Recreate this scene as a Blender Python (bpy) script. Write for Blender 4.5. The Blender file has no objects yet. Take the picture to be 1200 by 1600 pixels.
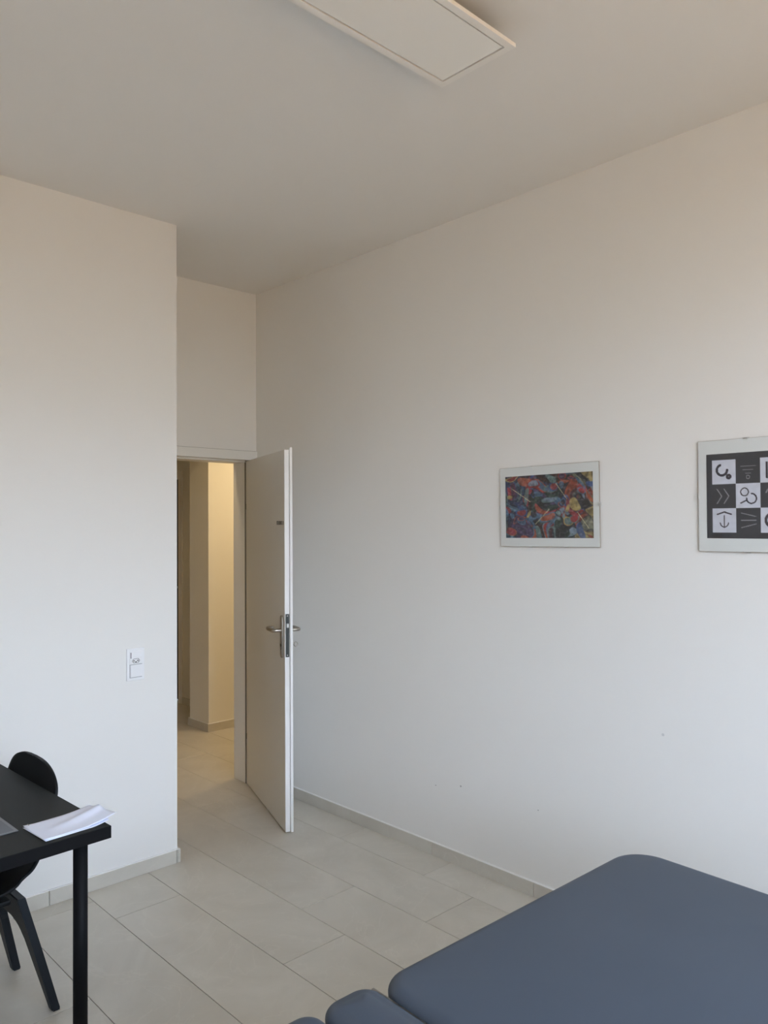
import bpy, bmesh, math, random
from mathutils import Vector, Matrix, Euler

# ------------------------------------------------------------------ camera, sky, light, exposure
scn = bpy.context.scene
C = scn.collection
R = math.radians
CAM_Z = 1.627
F_PX, CY = 1217.68, -1.18
yaw, pitch, roll = R(43.6491), R(0.9045), R(-0.3134)
fw = Vector((math.sin(yaw)*math.cos(pitch), math.cos(yaw)*math.cos(pitch), math.sin(pitch)))
rt = Vector((math.cos(yaw), -math.sin(yaw), 0)); up = rt.cross(fw)
r2 = rt*math.cos(roll) + up*math.sin(roll); u2 = up*math.cos(roll) - rt*math.sin(roll)
cd = bpy.data.cameras.new('camera'); cam = bpy.data.objects.new('camera', cd); C.objects.link(cam)
cd.sensor_fit = 'VERTICAL'; cd.sensor_height = 24; cd.sensor_width = 18
cd.lens = F_PX/1600*24; cd.shift_y = CY/1600; cd.clip_start = 0.02
M = Matrix((r2, u2, -fw)).transposed().to_4x4(); M.translation = (0, 0, CAM_Z); cam.matrix_world = M
scn.camera = cam

scn.view_settings.view_transform = 'Standard'; scn.view_settings.look = 'None'
scn.view_settings.exposure = 0.0; scn.view_settings.gamma = 1; scn.view_settings.use_curve_mapping = False
scn.cycles.max_bounces = 14; scn.cycles.diffuse_bounces = 10

w = bpy.data.worlds.new('world'); scn.world = w; w.use_nodes = True
nt = w.node_tree; bg = nt.nodes['Background']
tc = nt.nodes.new('ShaderNodeTexCoord'); sp = nt.nodes.new('ShaderNodeSeparateXYZ'); cr = nt.nodes.new('ShaderNodeValToRGB')
mp = nt.nodes.new('ShaderNodeMapRange'); mp.inputs[1].default_value = -1; mp.inputs[2].default_value = 1
nt.links.new(tc.outputs['Generated'], sp.inputs[0]); nt.links.new(sp.outputs[2], mp.inputs[0])
nt.links.new(mp.outputs[0], cr.inputs[0]); nt.links.new(cr.outputs[0], bg.inputs[0])
e = cr.color_ramp.elements                     # 0 = straight down (sunlit paving), 0.5 = horizon, 1 = zenith
e[0].position = 0.0; e[0].color = (0.42, 0.29, 0.165, 1)
e[1].position = 1.0; e[1].color = (0.52, 0.78, 1.10, 1)
for pos, col in ((0.48, (0.42, 0.29, 0.168, 1)), (0.505, (0.78, 0.84, 0.84, 1)), (0.55, (0.95, 1.05, 1.16, 1)), (0.58, (1.58, 1.84, 2.25, 1)), (0.64, (1.45, 1.72, 2.15, 1)), (0.75, (0.85, 1.06, 1.38, 1))):
    n = e.new(pos); n.color = col
bg.inputs[1].default_value = 8.1

WIN = (0.0, 2.0, 0.95, 2.90)                    # window opening in the wall behind the camera: x0, x1, z0, z1
YB = -0.90                                      # inner face of that wall
ld = bpy.data.lights.new('window_portal', 'AREA'); lo = bpy.data.objects.new('window_portal', ld); C.objects.link(lo)
ld.shape = 'RECTANGLE'; ld.size = WIN[1]-WIN[0]; ld.size_y = WIN[3]-WIN[2]; ld.cycles.is_portal = True
lo.location = ((WIN[0]+WIN[1])/2, YB-0.12, (WIN[2]+WIN[3])/2); lo.rotation_euler = (R(90), 0, R(180))

# ------------------------------------------------------------------ helpers
def mat(name, col, rough=0.6, metal=0.0, bump=None, var=None, coat=0.0, spec=None, mottle=None):
    m = bpy.data.materials.new(name); m.use_nodes = True
    n = m.node_tree.nodes; l = m.node_tree.links; b = n['Principled BSDF']
    b.inputs['Base Color'].default_value = (*col, 1); b.inputs['Roughness'].default_value = rough
    b.inputs['Metallic'].default_value = metal; b.inputs['Coat Weight'].default_value = coat
    if spec is not None: b.inputs['Specular IOR Level'].default_value = spec
    tc = n.new('ShaderNodeTexCoord')
    if bump:
        t = n.new('ShaderNodeTexNoise'); t.inputs['Scale'].default_value = bump[0]; t.inputs['Detail'].default_value = 4
        bp = n.new('ShaderNodeBump'); bp.inputs['Strength'].default_value = bump[1]; bp.inputs['Distance'].default_value = 0.002
        l.new(tc.outputs['Object'], t.inputs[0]); l.new(t.outputs[0], bp.inputs['Height']); l.new(bp.outputs[0], b.inputs['Normal'])
    if var:   # (scale, second colour)
        t = n.new('ShaderNodeTexNoise'); t.inputs['Scale'].default_value = var[0]; t.inputs['Detail'].default_value = 6; t.inputs['Roughness'].default_value = .6
        r = n.new('ShaderNodeValToRGB'); r.color_ramp.elements[0].position = .3; r.color_ramp.elements[1].position = .72
        r.color_ramp.elements[0].color = (*col, 1); r.color_ramp.elements[1].color = (*var[1], 1)
        l.new(tc.outputs['Object'], t.inputs[0]); l.new(t.outputs[0], r.inputs[0]); l.new(r.outputs[0], b.inputs['Base Color'])
    return m

def tile_mat(name, c1, c2, rough):
    m = mat(name, c1, rough); n = m.node_tree.nodes; l = m.node_tree.links; b = n['Principled BSDF']
    g = n.new('ShaderNodeNewGeometry'); oi = n.new('ShaderNodeObjectInfo')
    ad = n.new('ShaderNodeVectorMath'); ad.operation = 'ADD'
    sc = n.new('ShaderNodeMath'); sc.operation = 'MULTIPLY'; sc.inputs[1].default_value = 37
    l.new(oi.outputs['Random'], sc.inputs[0]); l.new(g.outputs['Position'], ad.inputs[0]); l.new(sc.outputs[0], ad.inputs[1])
    t = n.new('ShaderNodeTexNoise'); t.inputs['Scale'].default_value = 2.2; t.inputs['Detail'].default_value = 7; t.inputs['Roughness'].default_value = .62
    t.inputs['Distortion'].default_value = .8
    l.new(ad.outputs[0], t.inputs[0])
    r = n.new('ShaderNodeValToRGB'); r.color_ramp.elements[0].position = .32; r.color_ramp.elements[1].position = .7
    r.color_ramp.elements[0].color = (*c1, 1); r.color_ramp.elements[1].color = (*c2, 1); l.new(t.outputs[0], r.inputs[0])
    # thin pale veins
    v = n.new('ShaderNodeTexNoise'); v.inputs['Scale'].default_value = 1.7; v.inputs['Detail'].default_value = 5; v.inputs['Distortion'].default_value = 2.5
    l.new(ad.outputs[0], v.inputs[0])
    a = n.new('ShaderNodeMath'); a.operation = 'SUBTRACT'; a.inputs[1].default_value = .5; l.new(v.outputs[0], a.inputs[0])
    a2 = n.new('ShaderNodeMath'); a2.operation = 'ABSOLUTE'; l.new(a.outputs[0], a2.inputs[0])
    mr = n.new('ShaderNodeMapRange'); mr.inputs[1].default_value = 0; mr.inputs[2].default_value = .012; mr.inputs[3].default_value = .16; mr.inputs[4].default_value = 0
    l.new(a2.outputs[0], mr.inputs[0])
    mx = n.new('ShaderNodeMix'); mx.data_type = 'RGBA'; l.new(mr.outputs[0], mx.inputs[0]); l.new(r.outputs[0], mx.inputs[6])
    mx.inputs[7].default_value = (c2[0]*1.18, c2[1]*1.18, c2[2]*1.18, 1)
    l.new(mx.outputs[2], b.inputs['Base Color'])
    return m

WALL = mat('wall_paint', (.80, .785, .755), .75, bump=(220, .06))
CEIL = mat('ceiling_paint', (.80, .775, .735), .85, bump=(180, .05))
CORR = mat('corridor_paint', (.80, .77, .70), .75, bump=(220, .06))
TILE = tile_mat('floor_tile', (.55, .512, .438), (.65, .612, .535), .42)
SKIRT = tile_mat('skirting_tile', (.54, .505, .44), (.63, .60, .53), .45)
GROUT = mat('grout', (.20, .185, .16), .9, bump=(400, .3))
CAULK = mat('caulk', (.86, .85, .83), .6)
LACQ = mat('white_lacquer', (.80, .78, .735), .42)
LACQ_EDGE = mat('edge_lacquer', (.84, .83, .81), .4)
FRAME = mat('frame_lacquer', (.80, .785, .745), .4)
STEEL = mat('brushed_steel', (.44, .41, .37), .3, 1.0, bump=(300, .05))
STEEL_D = mat('lock_steel', (.05, .055, .052), .5, .5, bump=(300, .05))
LATCH = mat('latch_steel', (.62, .62, .6), .35, .9)
BLACK = mat('black_plastic', (.005, .006, .007), .5, bump=(500, .08), spec=.22)
CHLEG = mat('charcoal_plastic_legs', (.010, .014, .019), .5, bump=(500, .08), spec=.3)
BLACK_TOP = mat('black_foil_tabletop', (.008, .0105, .0105), .55, bump=(350, .1), spec=.18)
BLACK_EDGE = mat('black_foil_edge', (.005, .005, .006), .6, spec=.12)
BLACK_MET = mat('black_powdercoat', (.005, .005, .006), .6, bump=(500, .1), spec=.12)
PAPER = mat('white_paper', (.78, .82, .95), .8, bump=(60, .1))
GREYP = mat('grey_plastic_sleeve', (.10, .105, .125), .45)
GREYP2 = mat('grey_sleeve_rim', (.155, .162, .175), .45)
LEATH = mat('grey_blue_leatherette', (.064, .082, .110), .5, bump=(900, .12), var=(3, (.070, .088, .117)), spec=.35)
PLATE = mat('white_switch_plastic', (.83, .83, .84), .35)
HOLE = mat('dark_hole', (.02, .02, .02), .8)
SHADE = mat('white_aluminium', (.84, .81, .76), .35)
DIFF = mat('opal_diffuser', (.86, .84, .79), .3)
INK = mat('dark_lettering', (.05, .042, .03), .6)
MDF = mat('backing_board', (.24, .17, .11), .8, var=(60, (.30, .22, .14)))
MOUNT = mat('white_mount_card', (.70, .715, .70), .8)
CLIP = mat('clip_metal', (.7, .7, .68), .3, 1.0)
DARKDOOR = mat('dark_door_panel', (.045, .04, .03), .5)
BRASSY = mat('key_metal', (.42, .40, .36), .35, 1.0)

def glass_mat():
    m = bpy.data.materials.new('picture_glass'); m.use_nodes = True; n = m.node_tree.nodes; l = m.node_tree.links
    n.clear(); o = n.new('ShaderNodeOutputMaterial'); t = n.new('ShaderNodeBsdfTransparent'); g = n.new('ShaderNodeBsdfGlossy')
    t.inputs[0].default_value = (.992, .992, .99, 1); g.inputs['Roughness'].default_value = .03
    f = n.new('ShaderNodeFresnel'); f.inputs[0].default_value = 1.45; x = n.new('ShaderNodeMixShader')
    gm = n.new('ShaderNodeNewGeometry'); iv = n.new('ShaderNodeMath'); iv.operation = 'SUBTRACT'; iv.inputs[0].default_value = 1; mu = n.new('ShaderNodeMath'); mu.operation = 'MULTIPLY'
    l.new(gm.outputs['Backfacing'], iv.inputs[1]); l.new(iv.outputs[0], mu.inputs[0]); l.new(f.outputs[0], mu.inputs[1]); l.new(mu.outputs[0], x.inputs[0]); l.new(t.outputs[0], x.inputs[1]); l.new(g.outputs[0], x.inputs[2]); l.new(x.outputs[0], o.inputs[0])
    return m
GLASS = glass_mat()

def attr_mat(name):
    m = mat(name, (.5, .5, .5), .7); n = m.node_tree.nodes; a = n.new('ShaderNodeVertexColor'); a.layer_name = 'Col'
    m.node_tree.links.new(a.outputs[0], n['Principled BSDF'].inputs['Base Color']); return m
ARTM = attr_mat('printed_art')

def obj(name, bm, m, parent=None, smooth=False):
    me = bpy.data.meshes.new(name); bmesh.ops.recalc_face_normals(bm, faces=bm.faces[:]); bm.to_mesh(me); bm.free()
    o = bpy.data.objects.new(name, me); C.objects.link(o)
    if m: me.materials.append(m)
    if smooth:
        for p in me.polygons: p.use_smooth = True
    if parent: o.parent = parent
    return o

def tag(o, label, cat, group=None, kind=None):
    o['label'] = label; o['category'] = cat
    if group: o['group'] = group
    if kind: o['kind'] = kind
    return o

def empty(name, label, cat, loc=(0, 0, 0), rot=(0, 0, 0), **k):
    o = bpy.data.objects.new(name, None); C.objects.link(o); o.location = loc; o.rotation_euler = rot; o.empty_display_size = .1
    return tag(o, label, cat, **k)

def bx(bm, x0, x1, y0, y1, z0, z1, bev=0, seg=2):
    vs = [bm.verts.new((x, y, z)) for x in (x0, x1) for y in (y0, y1) for z in (z0, z1)]
    fs = [bm.faces.new([vs[i] for i in f]) for f in ((0, 1, 3, 2), (4, 6, 7, 5), (0, 4, 5, 1), (2, 3, 7, 6), (0, 2, 6, 4), (1, 5, 7, 3))]
    if bev:
        es = list({e for f in fs for e in f.edges})
        bmesh.ops.bevel(bm, geom=es, offset=bev, segments=seg, affect='EDGES', profile=.5)
    return vs

def box(name, x0, x1, y0, y1, z0, z1, m, parent=None, bev=0, seg=2, smooth=False):
    bm = bmesh.new(); bx(bm, x0, x1, y0, y1, z0, z1, bev, seg); return obj(name, bm, m, parent, smooth)

def tube(bm, pts, rad, n=12, closed=False):
    pts = [Vector(p) for p in pts]; rings = []; prev = None
    for i, p in enumerate(pts):
        a = pts[i-1] if i else p; b = pts[i+1] if i < len(pts)-1 else p
        t = (b-a).normalized()
        if prev is None: u = t.orthogonal().normalized()
        else: u = (prev - t*prev.dot(t)).normalized()
        prev = u; v = t.cross(u); r = rad[i] if isinstance(rad, (list, tuple)) else rad
        rings.append([bm.verts.new(p + (u*math.cos(2*math.pi*k/n) + v*math.sin(2*math.pi*k/n))*r) for k in range(n)])
    for a, b in zip(rings, rings[1:]):
        for k in range(n): bm.faces.new((a[k], a[(k+1) % n], b[(k+1) % n], b[k]))
    bm.faces.new(rings[0]); bm.faces.new(rings[-1][::-1])

def smooth_path(ctrl, n=8):
    out = []; P = [Vector(c) for c in ctrl]; P = [P[0]*2-P[1]] + P + [P[-1]*2-P[-2]]
    for i in range(1, len(P)-2):
        for k in range(n):
            t = k/n; a, b, c, d = P[i-1:i+3]
            out.append(.5*((2*b)+(-a+c)*t+(2*a-5*b+4*c-d)*t*t+(-a+3*b-3*c+d)*t**3))
    out.append(P[-2]); return out

def prism(bm, pts, z0, z1):
    a = [bm.verts.new((x, y, z0)) for x, y in pts]; b = [bm.verts.new((x, y, z1)) for x, y in pts]
    bm.faces.new(a[::-1]); bm.faces.new(b); n = len(pts)
    for i in range(n): bm.faces.new((a[i], a[(i+1) % n], b[(i+1) % n], b[i]))

# ------------------------------------------------------------------ dimensions (metres; X along the left wall, Y away along the right wall)
H = 3.0905; WX = 2.8304; YL = 3.436; XE = 1.8858; YD = 4.1413; XB = -1.6; YC = 4.30
S = 'structure'

# ------------------------------------------------------------------ floor of single tiles
fl = box('floor', XB-.3, 5.0, YB-.3, 8.6, -.05, -.0025, GROUT)
tag(fl, 'beige grey stone tile floor with thin grout lines', 'floor', kind=S)
row_joints = {-2: (1.456, 2.657), -1: (2.13, 3.33), 0: (1.92, 3.121), 1: (1.166, 2.367, 4.77), 2: (1.447, 2.648, 4.45, 5.65), 3: (1.01, 2.21, 4.010, 5.21, 6.41),
              4: (1.306, 2.507, 3.108, 4.907, 6.107), 5: (4.770, 5.971), 6: (4.45, 5.65), 7: (4.9, 6.1)}   # cross joints of each 30 cm row
rnd = random.Random(4); g = .0013; ntile = 0; tcache = {}
def tile_mesh(w_, l_):
    k = (round(w_, 3), round(l_, 3))
    if k not in tcache:
        tm = bmesh.new(); bx(tm, g, w_-g, g, l_-g, -.009, 0, .0006, 1)
        me = bpy.data.meshes.new('tile'); bmesh.ops.recalc_face_normals(tm, faces=tm.faces[:]); tm.to_mesh(me); tm.free(); me.materials.append(TILE); tcache[k] = me
    return tcache[k]
for k in range(-10, 11):
    x = 1.430 + .30*k
    y0, y1 = YB-.05, (8.45 if x > .9 else YL+.02)
    if x+.15 > WX: y0 = YC-.2
    js = list(row_joints.get(k, [1.2+.4*((k*2) % 3)+1.2*n for n in range(-2, 6)]))
    while js[0] > y0+1.6: js.insert(0, js[0]-1.2)
    while js[-1] < y1-1.6: js.append(js[-1]+1.2)
    js = [y0]+[j for j in js if y0+.05 < j < y1-.05]+[y1]
    for a_, b_ in zip(js, js[1:]):
        t = bpy.data.objects.new('tile', tile_mesh(.30, b_-a_)); C.objects.link(t); t.parent = fl
        t.location = (x, a_, rnd.uniform(-.0002, 0)); ntile += 1
print('tiles', ntile)

# ------------------------------------------------------------------ walls and ceiling
T = .16
tag(box('ceiling', XB-T, WX+T, YB-.3, YD+.16, H, H+.12, CEIL), 'plain warm white plaster ceiling of the room', 'ceiling', kind=S)
tag(box('wall_right', WX, WX+T, YB-.3, YC, 0, H, WALL), 'long white wall on the right with the two pictures', 'wall', kind=S)
tag(box('wall_left', XB-T, XE, YL, YC, 0, H, WALL), 'white wall on the left behind the black desk', 'wall', kind=S)
tag(box('wall_window_side', XB-T, XB, YB-.3, YL, 0, H, WALL), 'white side wall outside the picture to the left', 'wall', kind=S)
bm = bmesh.new(); x0, x1, z0, z1 = WIN; yb = YB-.3
bx(bm, XB, x0, yb, YB, 0, H); bx(bm, x1, WX, yb, YB, 0, H); bx(bm, x0, x1, yb, YB, 0, z0); bx(bm, x0, x1, yb, YB, z1, H)
tag(obj('wall_back', bm, WALL), 'white wall behind the camera around the window', 'wall', kind=S)
OX0, OX1, OZ = 1.915, 2.7785, 2.0455           # structural opening of the doorway
bm = bmesh.new(); bx(bm, XE, OX0-.02, YD, YC, 0, H); bx(bm, OX1+.004, WX, YD, YC, 0, H); bx(bm, OX0-.02, OX1+.004, YD, YC, OZ, H)
tag(obj('wall_door_side', bm, WALL), 'narrow white wall in the recess above the open door', 'wall', kind=S)
# window frame behind the camera
wn = empty('window_1', 'white framed window behind the camera', 'window', ((x0+x1)/2, YB-.2, z0), kind=S)
def local(o, p): return (p[0]-o.location[0], p[1]-o.location[1], p[2]-o.location[2])
W2 = (x1-x0)/2; HH = z1-z0
for a in ((-W2, -W2+.05, 0, HH), (W2-.05, W2, 0, HH), (-W2+.05, W2-.05, 0, .05), (-W2+.05, W2-.05, HH-.05, HH), (-.03, .03, .05, HH-.05)):
    box('frame_bar', a[0], a[1], -.03, .03, a[2], a[3], FRAME, wn, .004)
box('window_sill', -W2, W2, .03, .22, -.0, .02, FRAME, wn, .004)

# corridor shell beyond the door
CH = 2.62
tag(box('ceiling_corridor', 1.0, 5.0, YC, 8.6, CH, CH+.1, CEIL), 'corridor ceiling beyond the doorway', 'ceiling', kind=S)
tag(box('wall_corridor_left', .84, 1.0, YC, 8.6, 0, CH, CORR), 'corridor wall hidden left of the doorway', 'wall', kind=S)
tag(box('wall_corridor_end', 1.0, 3.5725, 8.45, 8.6, 0, CH, CORR), 'dark end wall of the corridor', 'wall', kind=S)
tag(box('wall_corridor_right', 4.6, 4.76, YC-.16, 5.38, 0, CH, CORR), 'corridor wall hidden right of the doorway', 'wall', kind=S)
tag(box('wall_corridor_near', WX+T, 4.6, YC-.16, YC, 0, CH, CORR), 'corridor side of the wall right of the doorway', 'wall', kind=S)
PX, PY, PY2 = 3.236, 5.398, 5.69
tag(box('wall_pillar', PX, 4.76, PY, PY2, 0, CH, CORR, bev=.004), 'warmly lit projecting corridor wall corner seen through the doorway', 'wall', kind=S)
tag(box('light_blocker_corridor', 1.0, PX, PY, PY2, 2.17, CH, CORR), 'unseen beam beside the lit wall corner', 'blocker', kind=S)  # unseen slab added to stop the left corridor lamp brightening the far hall
FX = 3.5725
bm = bmesh.new(); bx(bm, FX, FX+.16, PY2, 6.40, 0, CH); bx(bm, FX, FX+.16, 6.40, 7.36, 2.10, CH); bx(bm, FX, FX+.16, 7.36, 8.6, 0, CH)
tag(obj('wall_corridor_far', bm, CORR), 'shaded far corridor wall at the left of the doorway', 'wall', kind=S)
d2 = empty('door_2', 'shaded dark door with pale frame deep in the corridor', 'door', (FX, 6.88, 0), kind=S)
box('jamb', -.012, .10, -.48, -.415, 0, 2.05, CORR, d2, .002)
box('jamb', -.012, .10, .415, .48, 0, 2.05, CORR, d2, .002)
box('frame_header', -.012, .10, -.48, .48, 2.05, 2.115, CORR, d2, .002)
box('door_leaf', .045, .085, -.413, .413, .008, 2.048, DARKDOOR, d2, .002)
bm = bmesh.new(); tube(bm, [(.045, -.34, 1.05), (-.01, -.34, 1.05), (-.015, -.33, 1.05), (-.015, -.22, 1.05)], .009)
obj('lever_handle', bm, STEEL, d2, True)
# flush cabinet
cb = empty('fuse_cabinet', 'flat shaded cabinet door on the far corridor wall beside the dark door', 'cabinet', (FX, 6.05, 1.28))
box('frame', -.010, 0, -.30, .31, 0, .645, CORR, cb, .002)
box('door', -.024, -.012, -.27, .29, .02, .625, CORR, cb, .002)

# ------------------------------------------------------------------ skirtings: single tiles with white sealant on top
SK, ST = .0622, .012
def skirting(name, label, segs, loc=(0, 0, 0)):
    """segs: list of (x0,x1,y0,y1) footprints"""
    t = empty(name, label, 'skirting', loc, kind=S)
    def one(a, nm, z0, z1, m, bev): return box(nm, a[0], a[1], a[2], a[3], z0, z1, m, t, bev, 1)
    for a in segs: one(a, 'tile', 0.0, SK, SKIRT, .0012)
    return t
def sealant(t, pts, z=SK):
    bm = bmesh.new(); bx(bm, *pts, z, z+.0035, .001, 1); obj('sealant', bm, CAULK, t)
gp = .001
segs = [(x, min(x+.6-gp*2, XE-.001), YL-ST, YL-.0) for x in [1.278+.601*k for k in range(-5, 2)] if x < XE]
segs = [(max(a, XB), b, c, d) for a, b, c, d in segs]
sk = skirting('baseboard_left', 'pale beige tile skirting along the foot of the left wall', segs)
box('tile', XE+.000, XE+ST, YL-ST, YL+.45, 0, SK, SKIRT, sk, .0012, 1); box('tile', XE, XE+ST, YL+.452, YD-.013, 0, SK, SKIRT, sk, .0012, 1)
sealant(sk, (XB, XE, YL-ST+.001, YL)); sealant(sk, (XE, XE+ST-.001, YL-ST+.001, YD-.013))
segs = [(WX-ST, WX, max(y, YB), min(y+.602, YD-.013)) for y in [3.236+.604*k for k in range(-8, 2)] if y+.6 > YB]
sk = skirting('baseboard_right', 'beige tile skirting along the foot of the right wall', segs)
sealant(sk, (WX-ST+.001, WX, YB, YD-.013))
sk = skirting('baseboard_corridor', 'beige tile skirting around the lit corridor wall corner',
              [(PX-ST, PX, PY-ST, PY2+ST), (PX, PX+.5, PY-ST, PY), (PX+.502, PX+1.1, PY-ST, PY), (PX, FX-ST, PY2, PY2+ST)])
sealant(sk, (PX, PX+1.1, PY-ST+.001, PY)); sealant(sk, (PX-ST+.001, PX, PY-ST+.001, PY2+ST-.001))
sk = skirting('baseboard_corridor_far', 'dark shaded tile skirting at the far corridor wall', [(FX-ST, FX, PY2+ST, 6.25), (FX-ST, FX, 6.252, 6.399)])

# ------------------------------------------------------------------ door 1: steel frame and open rebated leaf
d1 = empty('door_1', 'white door standing open against the right wall, edge towards the room', 'door', (2.765, YD, 0), kind=S)
def L1(x0, x1, y0, y1, z0, z1): return (x0-2.765, x1-2.765, y0-YD, y1-YD, z0, z1)
FP = .014
box('header_shadow_strip', *L1(XE+.001, WX-.001, YD-.0015, YD+.002, 2.0862, 2.0900), mat('joint_shadow_grey', (.42, .40, .37), .9), d1)  # darker grey strip painting in the shadow line over the header
box('frame_header', *L1(XE+.001, WX-.001, YD-FP, YD+.004, 2.0305, 2.0865), FRAME, d1, .0015)
box('frame_lintel', *L1(OX0, 2.7785, YD, YD+.028, 2.0305, 2.0445), FRAME, d1, .001)
box('frame_lintel', *L1(OX0, 2.765, YD+.028, YC+.005, 2.0185, 2.0445), FRAME, d1, .001)
box('jamb', *L1(2.7775, WX-.001, YD-FP, YD+.004, 0, 2.0305), FRAME, d1, .0015)
box('jamb', *L1(2.7650, 2.7825, YD+.028, YC+.005, 0, 2.0185), FRAME, d1, .0015)
box('jamb', *L1(XE+.001, OX0, YD-FP, YD+.004, 0, 2.0305), FRAME, d1, .0015)
box('jamb', *L1(OX0-.018, OX0, YD+.004, YC+.005, 0, 2.0185), FRAME, d1, .0015)
box('seal', *L1(2.7600, 2.7650, YD+.020, YD+.028, 0, 2.0185), mat('grey_seal', (.22, .20, .17), .8), d1, .001)
A = Vector((2.757, 4.146, 0)); B = Vector((2.462, 3.344, 0)); LU = (B-A).length; du = (B-A)/LU
# leaf frame: u from hinge to free edge, v = through thickness towards the right wall
bm = bmesh.new(); bx(bm, 0, LU, 0, .026, .008, 2.0215, .0008, 1)
leaf = obj('door_leaf', bm, LACQ, d1)
ang = math.atan2(du.y, du.x)
leaf.location = (A.x-2.765, A.y-YD, 0); leaf.rotation_euler = (0, 0, ang)
# local +y of leaf after rotation points to the LEFT of du; the thickness must go towards +X, i.e. right wall
sgn = 1 if (Matrix.Rotation(ang, 3, 'Z') @ Vector((0, 1, 0))).x > 0 else -1
def lb(name, u0, u1, v0, v1, z0, z1, m, bev=.001, seg=1, smooth=False):
    a, b = sorted((v0*sgn, v1*sgn)); return box(name, u0, u1, a, b, z0, z1, m, leaf, bev, seg, smooth)
if sgn < 0:
    for v in leaf.data.vertices: v.co.y *= -1
    leaf.data.flip_normals()
lb('rebate_edge', 0.012, LU+.0115, .0268, .0408, .008, 2.034, LACQ_EDGE, .0015)
lb('edge_strip', LU-.0002, LU+.0012, .0008, .0252, .009, 2.0205, LACQ_EDGE, .0004)
lb('rebate_groove', LU-.004, LU-.0025, .0255, .0272, .01, 2.02, STEEL_D, 0)
lb('hinge_edge_strip', -.006, 0, .001, .02, .009, 2.0205, LACQ_EDGE, .0008)
# handles (plate, lever, screws) on both faces
def plate_outline(u0, u1, z0, z1, n=8):
    r = (u1-u0)/2; c = (u0+u1)/2; pts = []
    for k in range(n+1): a = math.pi*k/n; pts.append((c+r*math.cos(a), z1-r+r*math.sin(a)))
    for k in range(n+1): a = math.pi+math.pi*k/n; pts.append((c+r*math.cos(a), z0+r+r*math.sin(a)))
    return pts
def face_plate(name, v0, v1, u0, u1, z0, z1, m):
    bm = bmesh.new(); pts = plate_outline(u0, u1, z0, z1)
    a = [bm.verts.new((x, v0*sgn, z)) for x, z in pts]; b = [bm.verts.new((x, v1*sgn, z)) for x, z in pts]
    bm.faces.new(a); bm.faces.new(b[::-1]); n = len(pts)
    for i in range(n): bm.faces.new((a[i], a[(i+1) % n], b[(i+1) % n], b[i]))
    bmesh.ops.bevel(bm, geom=[e for e in bm.edges if abs(e.verts[0].co.y-v1*sgn) < 1e-6 and abs(e.verts[1].co.y-v1*sgn) < 1e-6], offset=.0015, segments=2, affect='EDGES')
    return obj(name, bm, m, leaf, True)
HU, HZ = .812, 1.062
for s, v in ((-1, 0.0), (1, .0408)):
    face_plate('handle_plate', v, v+s*.009, HU-.019, HU+.019, .916, 1.142, STEEL)
    bm = bmesh.new()
    ctl = [(HU, v+s*.008), (HU, v+s*.035), (HU-.004, v+s*.047), (HU-.016, v+s*.053), (HU-.06, v+s*.055), (HU-.10, v+s*.054), (HU-.121, v+s*.047), (HU-.130, v+s*.030), (HU-.130, v+s*.014)]
    tube(bm, smooth_path([(u, vv*sgn, HZ) for u, vv in ctl], 6), .0095, 14)
    obj('lever_handle', bm, STEEL, leaf, True)
    bm = bmesh.new(); tube(bm, [(HU, (v+s*.0085)*sgn, HZ), (HU, (v+s*.013)*sgn, HZ)], .0135, 20); obj('handle_collar', bm, STEEL, leaf, True)
    bm = bmesh.new(); tube(bm, [(HU, (v+s*.0085)*sgn, HZ-.078), (HU, (v+s*.0115)*sgn, HZ-.078)], .0085, 16)
    bx(bm, HU-.005, HU+.005, (v+s*.0085)*sgn-.001, (v+s*.0085)*sgn+.001, HZ-.103, HZ-.078); obj('lock_cylinder', bm, STEEL_D, leaf, True)
face = lb('lock_forend', LU+.0010, LU+.0030, .0040, .0235, .925, 1.152, STEEL_D, .0009)
lb('latch_bolt', LU+.0030, LU+.0110, .0075, .0195, 1.080, 1.103, LATCH, .002)
lb('dead_bolt', LU+.0028, LU+.0036, .0075, .0195, .975, 1.012, STEEL_D, .0003)
for z in (.935, 1.142):
    bm = bmesh.new(); tube(bm, [(LU+.0028, .0137*sgn, z), (LU+.0036, .0137*sgn, z)], .0035, 12); obj('screw', bm, STEEL, leaf)
for z in (.28, 1.72):
    bm = bmesh.new(); tube(bm, [(-.009, .004*sgn, z), (-.009, .004*sgn, z+.035)], .005, 12); obj('hinge', bm, STEEL_D, leaf, True)
# lettering on the leaf
cu = bpy.data.curves.new('room_lettering', 'FONT'); cu.body = 'STUDIO 3'; cu.size = .03; cu.extrude = .0004; cu.align_x = 'CENTER'; cu.align_y = 'CENTER'; cu.offset = .0006
to = bpy.data.objects.new('room_lettering_text', cu); C.objects.link(to)
bpy.context.view_layer.update()
dg = bpy.context.evaluated_depsgraph_get(); me = bpy.data.meshes.new_from_object(to.evaluated_get(dg)); bpy.data.objects.remove(to)
xs = [v.co.x for v in me.vertices]; ys = [v.co.y for v in me.vertices]; wx = max(xs)-min(xs); hy = max(ys)-min(ys); cx = (max(xs)+min(xs))/2; cyy = (max(ys)+min(ys))/2
for v in me.vertices:                       # seen from the corridor face the reading direction runs hinge -> free edge
    x, y, z = v.co; v.co = (.772+(x-cx)/wx*.130, (-.0008+z*-1)*sgn, 1.634+(y-cyy)/hy*.0195)
me.materials.append(INK)
lt = bpy.data.objects.new('room_lettering', me); C.objects.link(lt); lt.parent = leaf
lt['label'] = 'small dark lettering reading STUDIO 3'

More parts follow.
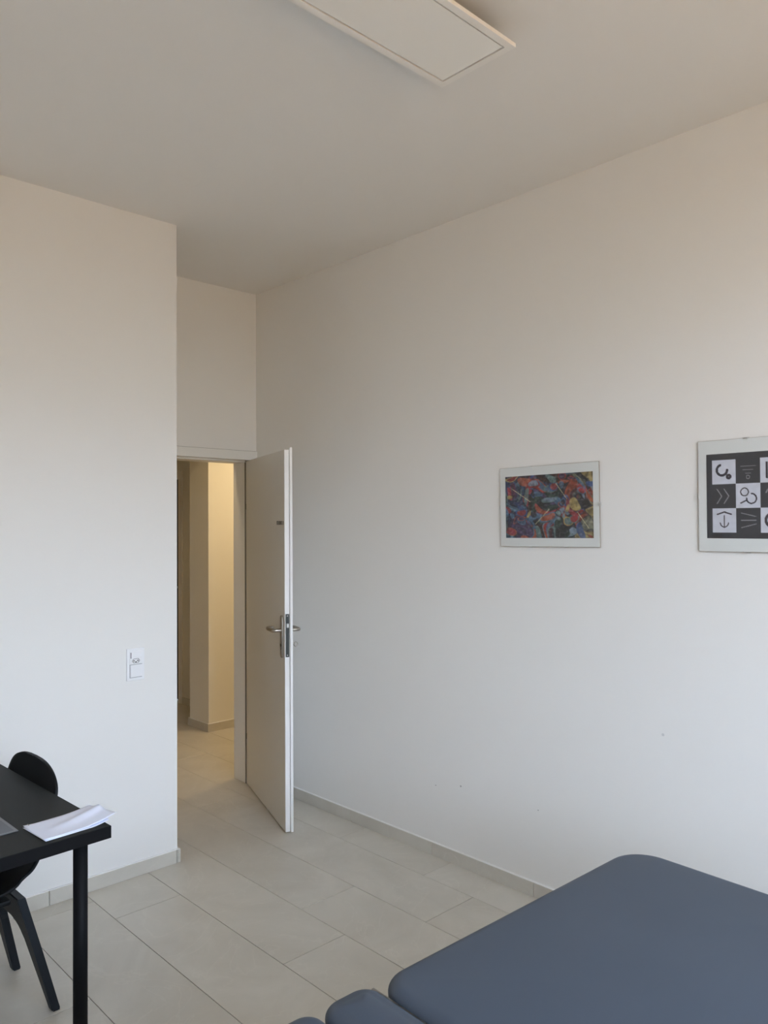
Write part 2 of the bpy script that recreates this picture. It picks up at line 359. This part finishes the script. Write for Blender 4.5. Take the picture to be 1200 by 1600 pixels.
# key in the far side of the lock
def leaf_world(u, v, z):
    m = Matrix.Translation(A) @ Matrix.Rotation(ang, 4, 'Z'); return m @ Vector((u, v*sgn, z))
kp = leaf_world(HU, .0408+.0115, HZ-.078)
key = empty('key', 'small metal key with round bow in the door lock below the right handle', 'key', kp, (0, 0, ang))
bm = bmesh.new(); bx(bm, -.0012, .0012, min(0, sgn*.012), max(0, sgn*.012), -.004, .004, .0005, 1); obj('shaft', bm, BRASSY, key)
bm = bmesh.new(); pts = [(.0, sgn*(.021+.0095*math.cos(a)), .0115*math.sin(a)) for a in [2*math.pi*k/24 for k in range(25)]]
tube(bm, pts, .0032, 8); obj('bow', bm, BRASSY, key, True)

# ------------------------------------------------------------------ ceiling lamp: slim LED panel on a mounting box
LZ = 3.0225
lp = empty('ceiling_panel_lamp', 'long flat white ceiling panel lamp, switched off', 'lamp', (1.25, 1.513, LZ))
X0, X1, Y0, Y1 = -.603, .600, -.1455, .1455; mg = .023
for a in ((X0, X1, Y0, Y0+mg), (X0, X1, Y1-mg, Y1), (X0, X0+mg, Y0+mg, Y1-mg), (X1-mg, X1, Y0+mg, Y1-mg)):
    box('frame_rail', *a, 0, .0125, SHADE, lp, .0006, 1)
box('diffuser', X0+mg+.0048, X1-mg-.0048, Y0+mg+.0048, Y1-mg-.0048, .0016, .006, DIFF, lp)
box('back_plate', X0+mg*.5, X1-mg*.5, Y0+mg*.5, Y1-mg*.5, .0085, .0122, STEEL_D, lp)
box('mounting_box', -.34, .318, -.125, .11, .0125, H-LZ-.0002, SHADE, lp, .002)
for sx in (-.30, .27):
    box('side_bracket', sx, sx+.03, -.130, -.125, .0125, .05, SHADE, lp, .001)

# ------------------------------------------------------------------ pictures
def clip_frame(name, label, ytop, zc, wdt, hgt, tilt, build_print, art_label):
    """hangs on the right wall; local x = along -Y (towards camera), local z up, local y = out of the wall (-X)"""
    t = empty(name, label, 'picture', (WX-.012, ytop-wdt/2, zc), (0, 0, 0), group=None)
    t.rotation_euler = Euler((tilt, 0, 0), 'XYZ')
    w2, h2 = wdt/2, hgt/2
    box('backing_board', .0035, .0065, -w2, w2, -h2, h2, MDF, t)
    box('mount', .0025, .0035, -w2+.001, w2-.001, -h2+.001, h2-.001, MOUNT, t)
    p = build_print(t); p['label'] = art_label
    box('glass', -.0003, .0015, -w2, w2, -h2, h2, GLASS, t)
    box('hanger', .0065, .0118, -.02, .02, h2-.06, h2-.03, CLIP, t)
    for (y, z, v) in ((-w2*.36, h2, 0), (w2*.36, h2, 0), (-w2*.36, -h2, 0), (w2*.36, -h2, 0), (w2, 0, 1), (-w2, 0, 1)):
        if v: s = 1 if y > 0 else -1; bm = bmesh.new(); a, b = sorted((y-s*.004, y+s*.0025)); bx(bm, -.0015, -.0004, a, b, z-.008, z+.008, .0003, 1); a, b = sorted((y+s*.0002, y+s*.0025)); bx(bm, -.0015, .0105, a, b, z-.008, z+.008)
        else: s = 1 if z > 0 else -1; bm = bmesh.new(); a, b = sorted((z-s*.003, z+s*.002)); bx(bm, -.0015, -.0004, y-.009, y+.009, a, b, .0003, 1); a, b = sorted((z+s*.0002, z+s*.002)); bx(bm, -.0015, .0105, y-.009, y+.009, a, b)
        obj('clip', bm, CLIP, t)
    return t

def srgb(c): return tuple(((v/255)/12.92 if v/255 <= .04045 else ((v/255+.055)/1.055)**2.4) for v in c)
def grid_print(t, y0, y1, z0, z1, nx, nz, fn, name='print'):
    """y0 = left edge (large Y), y1 = right edge"""
    vs = []; fs = []
    for j in range(nz+1):
        for i in range(nx+1): vs.append((.0018, y0+(y1-y0)*i/nx, z1+(z0-z1)*j/nz))
    for j in range(nz):
        for i in range(nx): a = j*(nx+1)+i; fs.append((a, a+1, a+nx+2, a+nx+1))
    n = len(vs)
    me = bpy.data.meshes.new(name)
    bot = [(.0025, y0, z1), (.0025, y1, z1), (.0025, y1, z0), (.0025, y0, z0)]
    vs += bot; fs.append((n, n+3, n+2, n+1)); me.from_pydata(vs, [], fs)
    ca = me.color_attributes.new('Col', 'FLOAT_COLOR', 'POINT')
    buf = []
    for j in range(nz+1):
        for i in range(nx+1): buf += [*fn(i/nx, j/nz), 1]
    buf += [.5, .5, .5, 1]*4
    ca.data.foreach_set('color', buf); me.materials.append(ARTM)
    o = bpy.data.objects.new(name, me); C.objects.link(o); o.parent = t; return o

from mathutils import noise as MN
_r = random.Random(21); _p = [(178, 62, 66), (184, 96, 60), (92, 128, 160), (60, 92, 146), (196, 176, 110), (112, 142, 140), (74, 52, 84), (140, 160, 180), (40, 38, 46), (160, 60, 56)]
SWIRLS = [(_p[_r.randrange(len(_p))], _p[_r.randrange(len(_p))] if _r.random() < .7 else None, _r.random(), _r.random(), _r.uniform(.02, .09), _r.uniform(.03, .15), _r.uniform(-1.2, 1.2)) for _ in range(95)]
STROKES = [(.08, .2, .3, .42), (.36, .78, .52, .55), (.6, .15, .72, .4), (.83, .6, .95, .85)]
def seg_d(px, py, ax, ay, bx_, by):
    dx, dy = bx_-ax, by-ay; t = max(0, min(1, ((px-ax)*dx+(py-ay)*dy)/(dx*dx+dy*dy+1e-9))); return math.hypot(px-ax-t*dx, py-ay-t*dy)
def art_colour(u, v):
    """free abstract patchwork of coloured swirls on a dark ground (generic)"""
    q = Vector((u*1.37, v, 0)); d = Vector((MN.noise(q*3.1+Vector((3, 1, 0))), MN.noise(q*3.1+Vector((9, 4, 2))), 0))*.34
    p = q*3.6 + d*4
    base = srgb((44, 46, 58)); pal = [(52, 50, 62), (70, 44, 40), (60, 92, 122), (96, 128, 150), (176, 156, 104), (150, 72, 50), (60, 80, 70), (182, 62, 66), (84, 70, 104), (50, 60, 96), (140, 140, 120), (46, 44, 52)]
    best = 9; bi = 0; sec = 9
    for k in range(30):
        h1 = MN.noise(Vector((k*7.3, 1.7, 0)))*3.1; h2 = MN.noise(Vector((k*5.1, 8.7, 3)))*2.3
        sx = (k % 6+.5)/6*1.37*3.6 + h1*.45; sy = (k//6+.5)/5*3.6 + h2*.45
        r = math.hypot(p.x-sx, p.y-sy)
        if r < best: sec = best; best = r; bi = k
        elif r < sec: sec = r
    c = srgb(pal[(bi*5+3) % len(pal)])
    ring = .5+.5*math.sin(best*15+bi)
    c = tuple(a*(.55+.6*ring) for a in c)
    if sec-best < .07: c = tuple(a*.35+b*.65 for a, b in zip(c, srgb((40, 44, 62))))
    def blob(cx, cy, rx, ry, a, col, ring_col=None, k=1):
        nonlocal c
        x = (u-cx)*1.37+d.x*.42; y = v-cy+d.y*.42; X = x*math.cos(a)+y*math.sin(a); Y = -x*math.sin(a)+y*math.cos(a)
        r = math.hypot(X/rx, Y/ry)
        if r < 1:
            m = min(1, (1-r)*8)*k; cc = srgb(col)
            if ring_col and r > .72: cc = srgb(ring_col)
            c = tuple(a_*(1-m)+b_*m for a_, b_ in zip(c, cc))
    for col, rc, cx_, cy_, rx, ry, an in SWIRLS: blob(cx_, cy_, rx, ry, an, col, rc, .85)
    for ax, ay, bx2, by2 in STROKES:
        if seg_d(u*1.37, v, ax*1.37, ay, bx2*1.37, by2) < .005: c = srgb((206, 198, 160))
    k = .60+.42*MN.noise(Vector((u*19, v*14, 5)))+.22*MN.noise(Vector((u*60, v*44, 9))); k2 = .12*max(0, MN.noise(Vector((u*34, v*30, 2))))
    return tuple(min(1, max(.012, a*k+k2*.8)) for a in c)

def print1(t): return grid_print(t, .2225, -.2235, -.138, .136, 190, 118, art_colour)
p1 = clip_frame('framed_abstract_print', 'glass clip-framed picture with a colourful abstract print, left of the two', 2.1915, 1.699, .504, .3515, R(-.45), print1, 'multicoloured abstract print on dark ground')

def seg_d(px, py, ax, ay, bx_, by):
    dx, dy = bx_-ax, by-ay; t = max(0, min(1, ((px-ax)*dx+(py-ay)*dy)/(dx*dx+dy*dy+1e-9))); return math.hypot(px-ax-t*dx, py-ay-t*dy)
def poly_marks(kind):
    a = lambda cx, cy, r, t0, t1, n=14: [(cx+r*math.cos(R(t0+(t1-t0)*k/n)), cy+r*math.sin(R(t0+(t1-t0)*k/n))) for k in range(n+1)]
    return {
     0: [(a(.42, .42, .22, 0, 250), .05), (a(.70, .70, .07, 0, 360), .05)],
     1: [([(.2, .3), (.8, .3)], .014), ([(.3, .45), (.7, .45)], .014), ([(.4, .6), (.6, .6)], .014), (a(.5, .75, .07, 0, 360), .014)],
     2: [([(.25, .2), (.25, .8)], .04), (a(.6, .5, .2, -120, 120), .04)],
     3: [([(.2, .2), (.4, .5), (.2, .8)], .02), ([(.5, .2), (.7, .5), (.5, .8)], .02)],
     4: [(a(.35, .35, .16, 0, 360), .024), (a(.63, .62, .2, -90, 180), .03), ([(.2, .8), (.4, .7)], .03)],
     5: [(a(.5, .5, .30, 200, 400), .03), (a(.5, .5, .15, 20, 220), .03)],
     6: [([(.2, .25), (.5, .15), (.8, .25)], .03), ([(.5, .3), (.5, .8)], .022), (a(.5, .6, .17, 0, 180), .024)],
     7: [([(.2, .2), (.8, .35)], .016), ([(.2, .5), (.8, .5)], .016), ([(.2, .8), (.8, .65)], .016)],
     8: [(a(.45, .5, .26, 60, 300), .06), ([(.7, .3), (.8, .2)], .04)],
    }[kind]
def checker_colour(u, v):
    # print is .475 x .305 ; black ground, 3 rows x 5 columns of alternating squares
    X = u*.475; Y = v*.305; dark = srgb((56, 56, 60)); lite = srgb((204, 206, 216)); cw, ch = .0845, .0872
    i = math.floor((X-.021)/cw); j = math.floor((Y-.0225)/ch)
    if not (0 <= i < 5 and 0 <= j < 3): return dark
    fu = (X-.021)/cw-i; fv = (Y-.0225)/ch-j; white = (i+j) % 2 == 0
    k = (j*3+(i % 3)) if i < 3 else ((j*3+(i % 3)+4) % 9)
    bgc = lite if white else dark; fg = srgb((52, 44, 52)) if white else srgb((134, 134, 140))
    if white: n_ = .86+.22*(.5+.5*MN.noise(Vector((u*22, v*16, j)))); bgc = tuple(a*n_ for a in bgc)
    for pts, wd in poly_marks(k):
        for (a, b), (c_, d_) in zip(pts, pts[1:]):
            if seg_d(fu, fv, a, b, c_, d_) < wd: return fg
    return bgc
def print2(t): return grid_print(t, .2390, -.236, -.1535, .1515, 260, 168, checker_colour)
p2 = clip_frame('framed_chequered_print', 'glass clip-framed picture with black and white chequered print at right frame edge', 1.2775, 1.7205, .54, .4035, R(.0), print2, 'black ground with white squares and small drawn signs')

# filled drill holes in the right wall
for (y, z) in ((2.614, .341), (2.448, .376), (2.007, .378), (1.430, .815)):
    pass
def wall_pt(px, py):
    d = fw*F_PX + r2*(px-600) - u2*(py-800-CY); s = WX/d.x; return Vector((0, 0, CAM_Z))+d*s
PUTTY = mat('grey_putty', (.42, .41, .40), .8)
for n_, (px, py, rr) in enumerate(((681, 1227, .0030), (720, 1228.5, .0045), (841, 1266, .0028), (1036, 1148, .006))):
    q = wall_pt(px, py); bm = bmesh.new(); tube(bm, [(0, 0, 0), (-.0006, 0, 0)], rr, 10)
    o = obj('wall_mark', bm, PUTTY if n_ < 3 else mat('pale_smudge', (.62, .61, .60), .8)); o.location = (WX, q.y, q.z)
    tag(o, ('small grey drill mark on the right wall, first from the door', 'small grey drill mark on the right wall, second from the door',
            'small grey drill mark on the right wall above the end of the visible skirting', 'faint smudge on the right wall above the treatment couch')[n_], 'mark', 'marks on the right wall')

# ------------------------------------------------------------------ socket and switch on the left wall
sw = empty('wall_socket', 'white wall plate with power socket above and blank switch below', 'socket', (1.670, YL, .9795))
PW, PH = .0435, .0745
box('cover_plate', -PW, PW, -.008, 0, -PH, PH, PLATE, sw, .0025, 2)
bm = bmesh.new(); bx(bm, -.0300, .0300, -.0098, -.004, .0012, .0605, .0008, 1); obj('socket_insert', bm, PLATE, sw)
bm = bmesh.new(); bx(bm, -.0235, .0290, -.0125, -.009, .0325, .0590, .0012, 2)
for v in bm.verts:
    if v.co.y < -.011 and v.co.z > .05: v.co.y += .0018
obj('small_rocker', bm, PLATE, sw)
bm = bmesh.new(); bx(bm, -.0258, -.0232, -.0108, -.0095, .0290, .0560); obj('rocker_gap', bm, HOLE, sw)
# T-shaped hexagonal recess rim
hexo = [(-.020, .0165), (-.012, .0265), (.012, .0265), (.020, .0165), (.012, .0065), (-.012, .0065)]
bm = bmesh.new()
def ring(bm, out, inn, y0, y1):
    vo = [bm.verts.new((x, y0, z)) for x, z in out]; vi = [bm.verts.new((x, y0, z)) for x, z in inn]; vd = [bm.verts.new((x, y1, z)) for x, z in inn]
    n = len(out)
    for i in range(n):
        j = (i+1) % n; bm.faces.new((vo[i], vo[j], vi[j], vi[i])); bm.faces.new((vi[i], vi[j], vd[j], vd[i]))
cxh, czh = 0, .0165
inn = [(cxh+(x-cxh)*.86, czh+(z-czh)*.80) for x, z in hexo]
box('gap_line', -.0305, .0305, -.0086, -.0079, -.0615, -.0585, mat('gap_shadow_grey', (.42, .42, .44), .7), sw)
box('gap_line', -.0305, .0305, -.0102, -.0079, -.0014, .0011, bpy.data.materials['gap_shadow_grey'], sw)
box('gap_line', -.0305, -.0272, -.0086, -.0079, -.0585, -.0014, bpy.data.materials['gap_shadow_grey'], sw)
ring(bm, hexo, inn, -.0104, -.0099); obj('recess_rim', bm, mat('recess_shadow_line', (.16, .16, .165), .6), sw)
for x, z in ((-.0095, .0165), (.0095, .0165), (0, .0115)):
    bm = bmesh.new(); tube(bm, [(x, -.0102, z), (x, -.0096, z)], .0031, 12); obj('pin_hole', bm, HOLE, sw)
bm = bmesh.new(); bx(bm, -.0270, .0270, -.0115, -.004, -.0585, -.0015, .0016, 2); obj('switch_rocker', bm, PLATE, sw)

# ------------------------------------------------------------------ desk
TZ = .74
desk = empty('desk', 'black desk with thick top and round legs at the left edge', 'desk', (1.0115, 2.2355, 0), (0, 0, R(2.4)))
DW, DL, DT = .75, 1.18, .036
box('tabletop', -DW, 0, 0, DL, TZ-DT+.0012, TZ, BLACK_TOP, desk, .0012, 1)
for a in ((-DW, 0, -.0008, .0004), (-DW, 0, DL-.0004, DL+.0008), (-.0004, .0008, 0, DL), (-DW-.0008, -DW+.0004, 0, DL)):
    box('edge_band', *a, TZ-DT, TZ-.0012, BLACK_EDGE, desk)
for x, y in ((-.066, .058), (-DW+.066, .058), (-.066, DL-.058), (-DW+.066, DL-.058)):
    bm = bmesh.new(); tube(bm, [(x, y, .012), (x, y, TZ-DT-.004)], .0205, 24)
    lg = obj('leg', bm, BLACK_MET, desk, True)
    for p_ in lg.data.polygons: p_.use_smooth = len(p_.vertices) == 4
    bm = bmesh.new(); tube(bm, [(x, y, TZ-DT-.004), (x, y, TZ-DT+.001)], .036, 24); obj('leg_plate', bm, BLACK_MET, lg)
    bm = bmesh.new(); tube(bm, [(x, y, .0), (x, y, .012)], [.017, .02], 20); obj('foot', bm, BLACK, lg)

# papers on the desk: stapled sheets hanging over the edge
def sheet(name, corners, zfn, m, nx=28, ny=16, th=.0006):
    """corners: a(left far) b(left near) c(right near) d(right far) in world XY"""
    a, b, c, d = [Vector((*q, 0)) for q in corners]; bm = bmesh.new(); g = []
    for i in range(nx+1):
        s = i/nx; row = []
        for j in range(ny+1):
            t = j/ny; p = a.lerp(d, s).lerp(b.lerp(c, s), t); p.z = zfn(s, t); row.append(bm.verts.new(p))
        g.append(row)
    for i in range(nx):
        for j in range(ny): bm.faces.new((g[i][j], g[i][j+1], g[i+1][j+1], g[i+1][j]))
    bmesh.ops.recalc_face_normals(bm, faces=bm.faces[:])
    bmesh.ops.solidify(bm, geom=bm.faces[:], thickness=th)
    return obj(name, bm, m, pap, True)
pap = empty('stapled_papers', 'white creased papers lying on the desk corner and hanging over its edge', 'papers', (0, 0, 0))
def zf_top(s, t):
    crease = .010*math.exp(-((t-.62+.25*s)/.13)**2)*min(1, s*1.6)*(.5+.5*s)
    lift = .0035 + .004*(1-t)*s
    curl = .005*max(0, 1-s*6)*abs(t-.5)
    tip = .016*max(0, (s-.55)/.45)**1.6*(.5+.5*t)
    return TZ + lift + crease + curl + tip
sheet('sheet', ((.818, 2.400), (.824, 2.250), (1.046, 2.275), (1.018, 2.405)), zf_top, PAPER)
def zf_low(s, t): return TZ + .0016 + .008*max(0, (s-.7)/.3)**1.6 + .001*math.sin(t*5)*s
sheet('sheet', ((.816, 2.396), (.828, 2.248), (1.018, 2.262), (1.046, 2.400)), zf_low, PAPER)
bm = bmesh.new(); bx(bm, .829, .831, 2.385, 2.397, TZ+.0078, TZ+.0086); obj('staple', bm, STEEL, pap)

# grey document sleeve at the frame edge
sl = empty('document_sleeve', 'thin grey plastic document sleeve on the desk at the left frame edge', 'folder', (.800, 2.382, TZ), (0, 0, R(1.5)))
box('body', -.30, 0, 0, .215, .0004, .003, GREYP2, sl, .0008, 1)
box('inner_sheet', -.288, -.010, .010, .203, .003, .0036, GREYP, sl)
box('label_strip', -.10, -.062, .03, .045, .0036, .0040, BLACK_EDGE, sl)

# ------------------------------------------------------------------ chair (faces -X, tucked under the desk)
ch = empty('shell_chair', 'black plastic shell chair pushed under the desk, back to the left wall', 'chair', (1.021, 2.862, 0), (0, 0, R(2)))
def shell():
    prof = smooth_path([(-.505, 0, .418), (-.490, 0, .438), (-.42, 0, .440), (-.33, 0, .428), (-.24, 0, .412), (-.165, 0, .402), (-.112, 0, .415), (-.082, 0, .458), (-.062, 0, .52), (-.038, 0, .60), (-.008, 0, .685), (.006, 0, .745), (.006, 0, .810)], 8)
    L = [0]
    for a, b in zip(prof, prof[1:]): L.append(L[-1]+(b-a).length)
    tot = L[-1]; m = 28; bm = bmesh.new(); g = []
    def at(d):
        for i in range(len(L)-1):
            if L[i+1] >= d: return prof[i].lerp(prof[i+1], (d-L[i])/(L[i+1]-L[i]+1e-9))
        return prof[-1]
    ds = [tot*i/56 for i in range(48)] + [tot*(48/56+ (8/56)*math.sin(R(90*j/14))) for j in range(15)]
    for d in ds:
        p = at(d); z = p.z; v = d/tot
        hw = .208 + .012*math.sin(min(1, v/.5)*math.pi*.5) - .010*max(0, (v-.6)/.4)
        e_ = tot-d                                   # distance from the top edge
        if e_ < .125: hw *= max(0, 1-((.125-e_)/.125)**2.8)**(1/2.8)
        if d < .07: hw *= .80+.20*math.sqrt(max(0, 1-((.07-d)/.07)**2))
        back = max(0, min(1, (z-.42)/.12)) if v > .45 else 0; seat = 1-back; row = []
        for k in range(m+1):
            u = -1+2*k/m; y = hw*u
            lift = (.028*abs(u)**2.6*min(1, v*6)+.035*abs(u)**3*max(0, 1-abs(v-.50)/.2))*seat
            row.append(bm.verts.new((p.x-.010*abs(u)**2.2*back*(hw/.2)**2-.02*abs(u)**2*max(0, 1-abs(v-.52)/.12), y, z+lift)))
        g.append(row)
    for i in range(len(ds)-1):
        for k in range(m): bm.faces.new((g[i][k], g[i][k+1], g[i+1][k+1], g[i+1][k]))
    bmesh.ops.remove_doubles(bm, verts=bm.verts[:], dist=.0004)
    bmesh.ops.recalc_face_normals(bm, faces=bm.faces[:])
    bmesh.ops.solidify(bm, geom=bm.faces[:], thickness=.009)
    return bm
obj('seat_shell', shell(), BLACK, ch, True).location = (0, .010, 0)
def leg_pair(back):
    """planar arch with two splayed tapering legs, leaning in x with height"""
    def X(z): return (-.006-.265*z) if back else (-.40+.20*z)
    zt = .400
    out = [(-.188, 0), (-.176, .20), (-.162, zt), (.162, zt), (.176, .20), (.188, 0), (.155, 0), (.118, .22)]
    arch = [(.108-.07+.07*math.cos(a), .240+.06*math.sin(a)) for a in [R(q) for q in range(0, 91, 15)]]
    pts = out + arch + [(-y, z) for y, z in arch[::-1]] + [(-.118, .22), (-.155, 0)]
    bm = bmesh.new(); th = .0135
    a = [bm.verts.new((X(z)+th*(1 if z else 1), y, z)) for y, z in pts]; b = [bm.verts.new((X(z)-th, y, z)) for y, z in pts]
    f1 = bm.faces.new(a); f2 = bm.faces.new(b[::-1]); n = len(pts)
    for i in range(n): bm.faces.new((a[i], b[i], b[(i+1) % n], a[(i+1) % n]))
    bmesh.ops.bevel(bm, geom=[e for e in bm.edges if (e in f1.edges or e in f2.edges)], offset=.003, segments=2, affect='EDGES')
    return obj('leg_frame', bm, CHLEG, ch)
leg_pair(True); leg_pair(False)
bm = bmesh.new(); bx(bm, -.335, -.135, -.14, .14, .380, .398, .006, 2); obj('under_seat_bracket', bm, BLACK, ch)

# ------------------------------------------------------------------ treatment couch
BZ = .62
couch = empty('treatment_couch', 'blue-grey padded treatment couch in the foreground', 'couch', (1.187, 1.288, 0), (0, 0, R(-2.0)))
def cushion(name, x0, x1, y0, y1, rad, th=.062, edge=.026, crown=.006, nxy=10):
    """rounded-rectangle pad with soft rolled edge and a slight crown, built as nested rings"""
    bm = bmesh.new()
    def outline(ins, n=10):
        ra, rb = [max(q-ins, .004) for q in (rad if isinstance(rad, tuple) else (rad, rad))]; pts = []
        for cx_, cy_, a0, r in ((x1-ins-rb, y1-ins-rb, 0, rb), (x0+ins+ra, y1-ins-ra, 90, ra), (x0+ins+ra, y0+ins+ra, 180, ra), (x1-ins-rb, y0+ins+rb, 270, rb)):
            for k in range(n+1): a = R(a0+90*k/n); pts.append((cx_+r*math.cos(a), cy_+r*math.sin(a)))
        return pts
    levels = []
    for k in range(0, 7):
        a = R(-90+90*k/6); levels.append((edge*(1-math.cos(a))*.8, BZ-th/2+(th/2)*math.sin(a)))
    for k in range(1, 9):
        a = R(90*k/8); levels.append((edge*1.25*(1-math.cos(a)), BZ-th/2+(th/2-crown)*math.sin(a)))
    mn = min(x1-x0, y1-y0)/2
    for f in (.12, .3, .5, .75, .9):
        ins = edge*1.25+(mn-edge*1.25)*f; levels.append((ins, BZ-crown+crown*(1-(1-f)**2)))
    rings = [[bm.verts.new((x, y, z)) for x, y in outline(i)] for i, z in levels]
    for a, b in zip(rings, rings[1:]):
        n = len(a)
        for i in range(n): bm.faces.new((a[i], a[(i+1) % n], b[(i+1) % n], b[i]))
    bm.faces.new(rings[0][::-1]); bm.faces.new(rings[-1])
    o = obj(name, bm, LEATH, couch, True); return o
WD = .70
cushion('main_cushion', 0, 1.075, -WD, 0, (.080, .115))
cushion('middle_cushion', -.152, -.007, -WD, 0.010, .050)
cushion('end_cushion', -.78, -.158, -WD, 0.016, .045)
# boards below pads, frame, columns, base
for a, b in ((.02, 1.02), (-.160, -.02), (-.76, -.20)):
    box('support_board', a, b, -WD+.03, -.03, BZ-.082, BZ-.060, BLACK_EDGE, couch, .002)
bm = bmesh.new(); tube(bm, [(-.004, -WD+.01, BZ-.030), (-.004, -.004, BZ-.030)], .007, 12); obj('hinge_rod', bm, STEEL, couch, True)
for y in (-.12, -WD+.12):
    box('side_rail', -.74, 1.0, y-.02, y+.02, BZ-.125, BZ-.082, SHADE, couch, .003)
for x in (-.35, .72): box('cross_rail', x-.02, x+.02, -WD+.14, -.14, BZ-.125, BZ-.085, SHADE, couch, .003)
for x in (-.30, .66):
    box('lift_column', x-.04, x+.04, -WD/2-.05, -WD/2+.05, .085, BZ-.125, SHADE, couch, .004)
    box('base_foot', x-.03, x+.03, -WD+.06, -.06, .035, .085, SHADE, couch, .004)
    for y in (-WD+.09, -.09):
        bm = bmesh.new(); tube(bm, [(x, y, 0), (x, y, .035)], .02, 16); obj('foot_pad', bm, BLACK, couch)
box('base_beam', -.27, .63, -WD/2-.03, -WD/2+.03, .040, .080, SHADE, couch, .003)

# ------------------------------------------------------------------ corridor lamps (out of view, light the corridor)
def downlight(x, y, watt, label, size=.12, col=(1.0, .77, .46)):
    t = empty('corridor_downlight', label, 'lamp', (x, y, CH), group='corridor downlights')
    bm = bmesh.new(); tube(bm, [(0, 0, -.012), (0, 0, 0)], size*.62, 28); obj('ring', bm, SHADE, t)
    ld = bpy.data.lights.new('bulb', 'AREA'); ld.shape = 'DISK'; ld.size = size; ld.energy = watt; ld.color = col
    o = bpy.data.objects.new('bulb', ld); C.objects.link(o); o.parent = t; o.location = (0, 0, -.014)
downlight(3.85, 4.62, 11.5, 'round corridor ceiling light right of the doorway, out of view')
downlight(2.42, 4.44, 4.2, 'round corridor ceiling light left of the doorway, out of view')
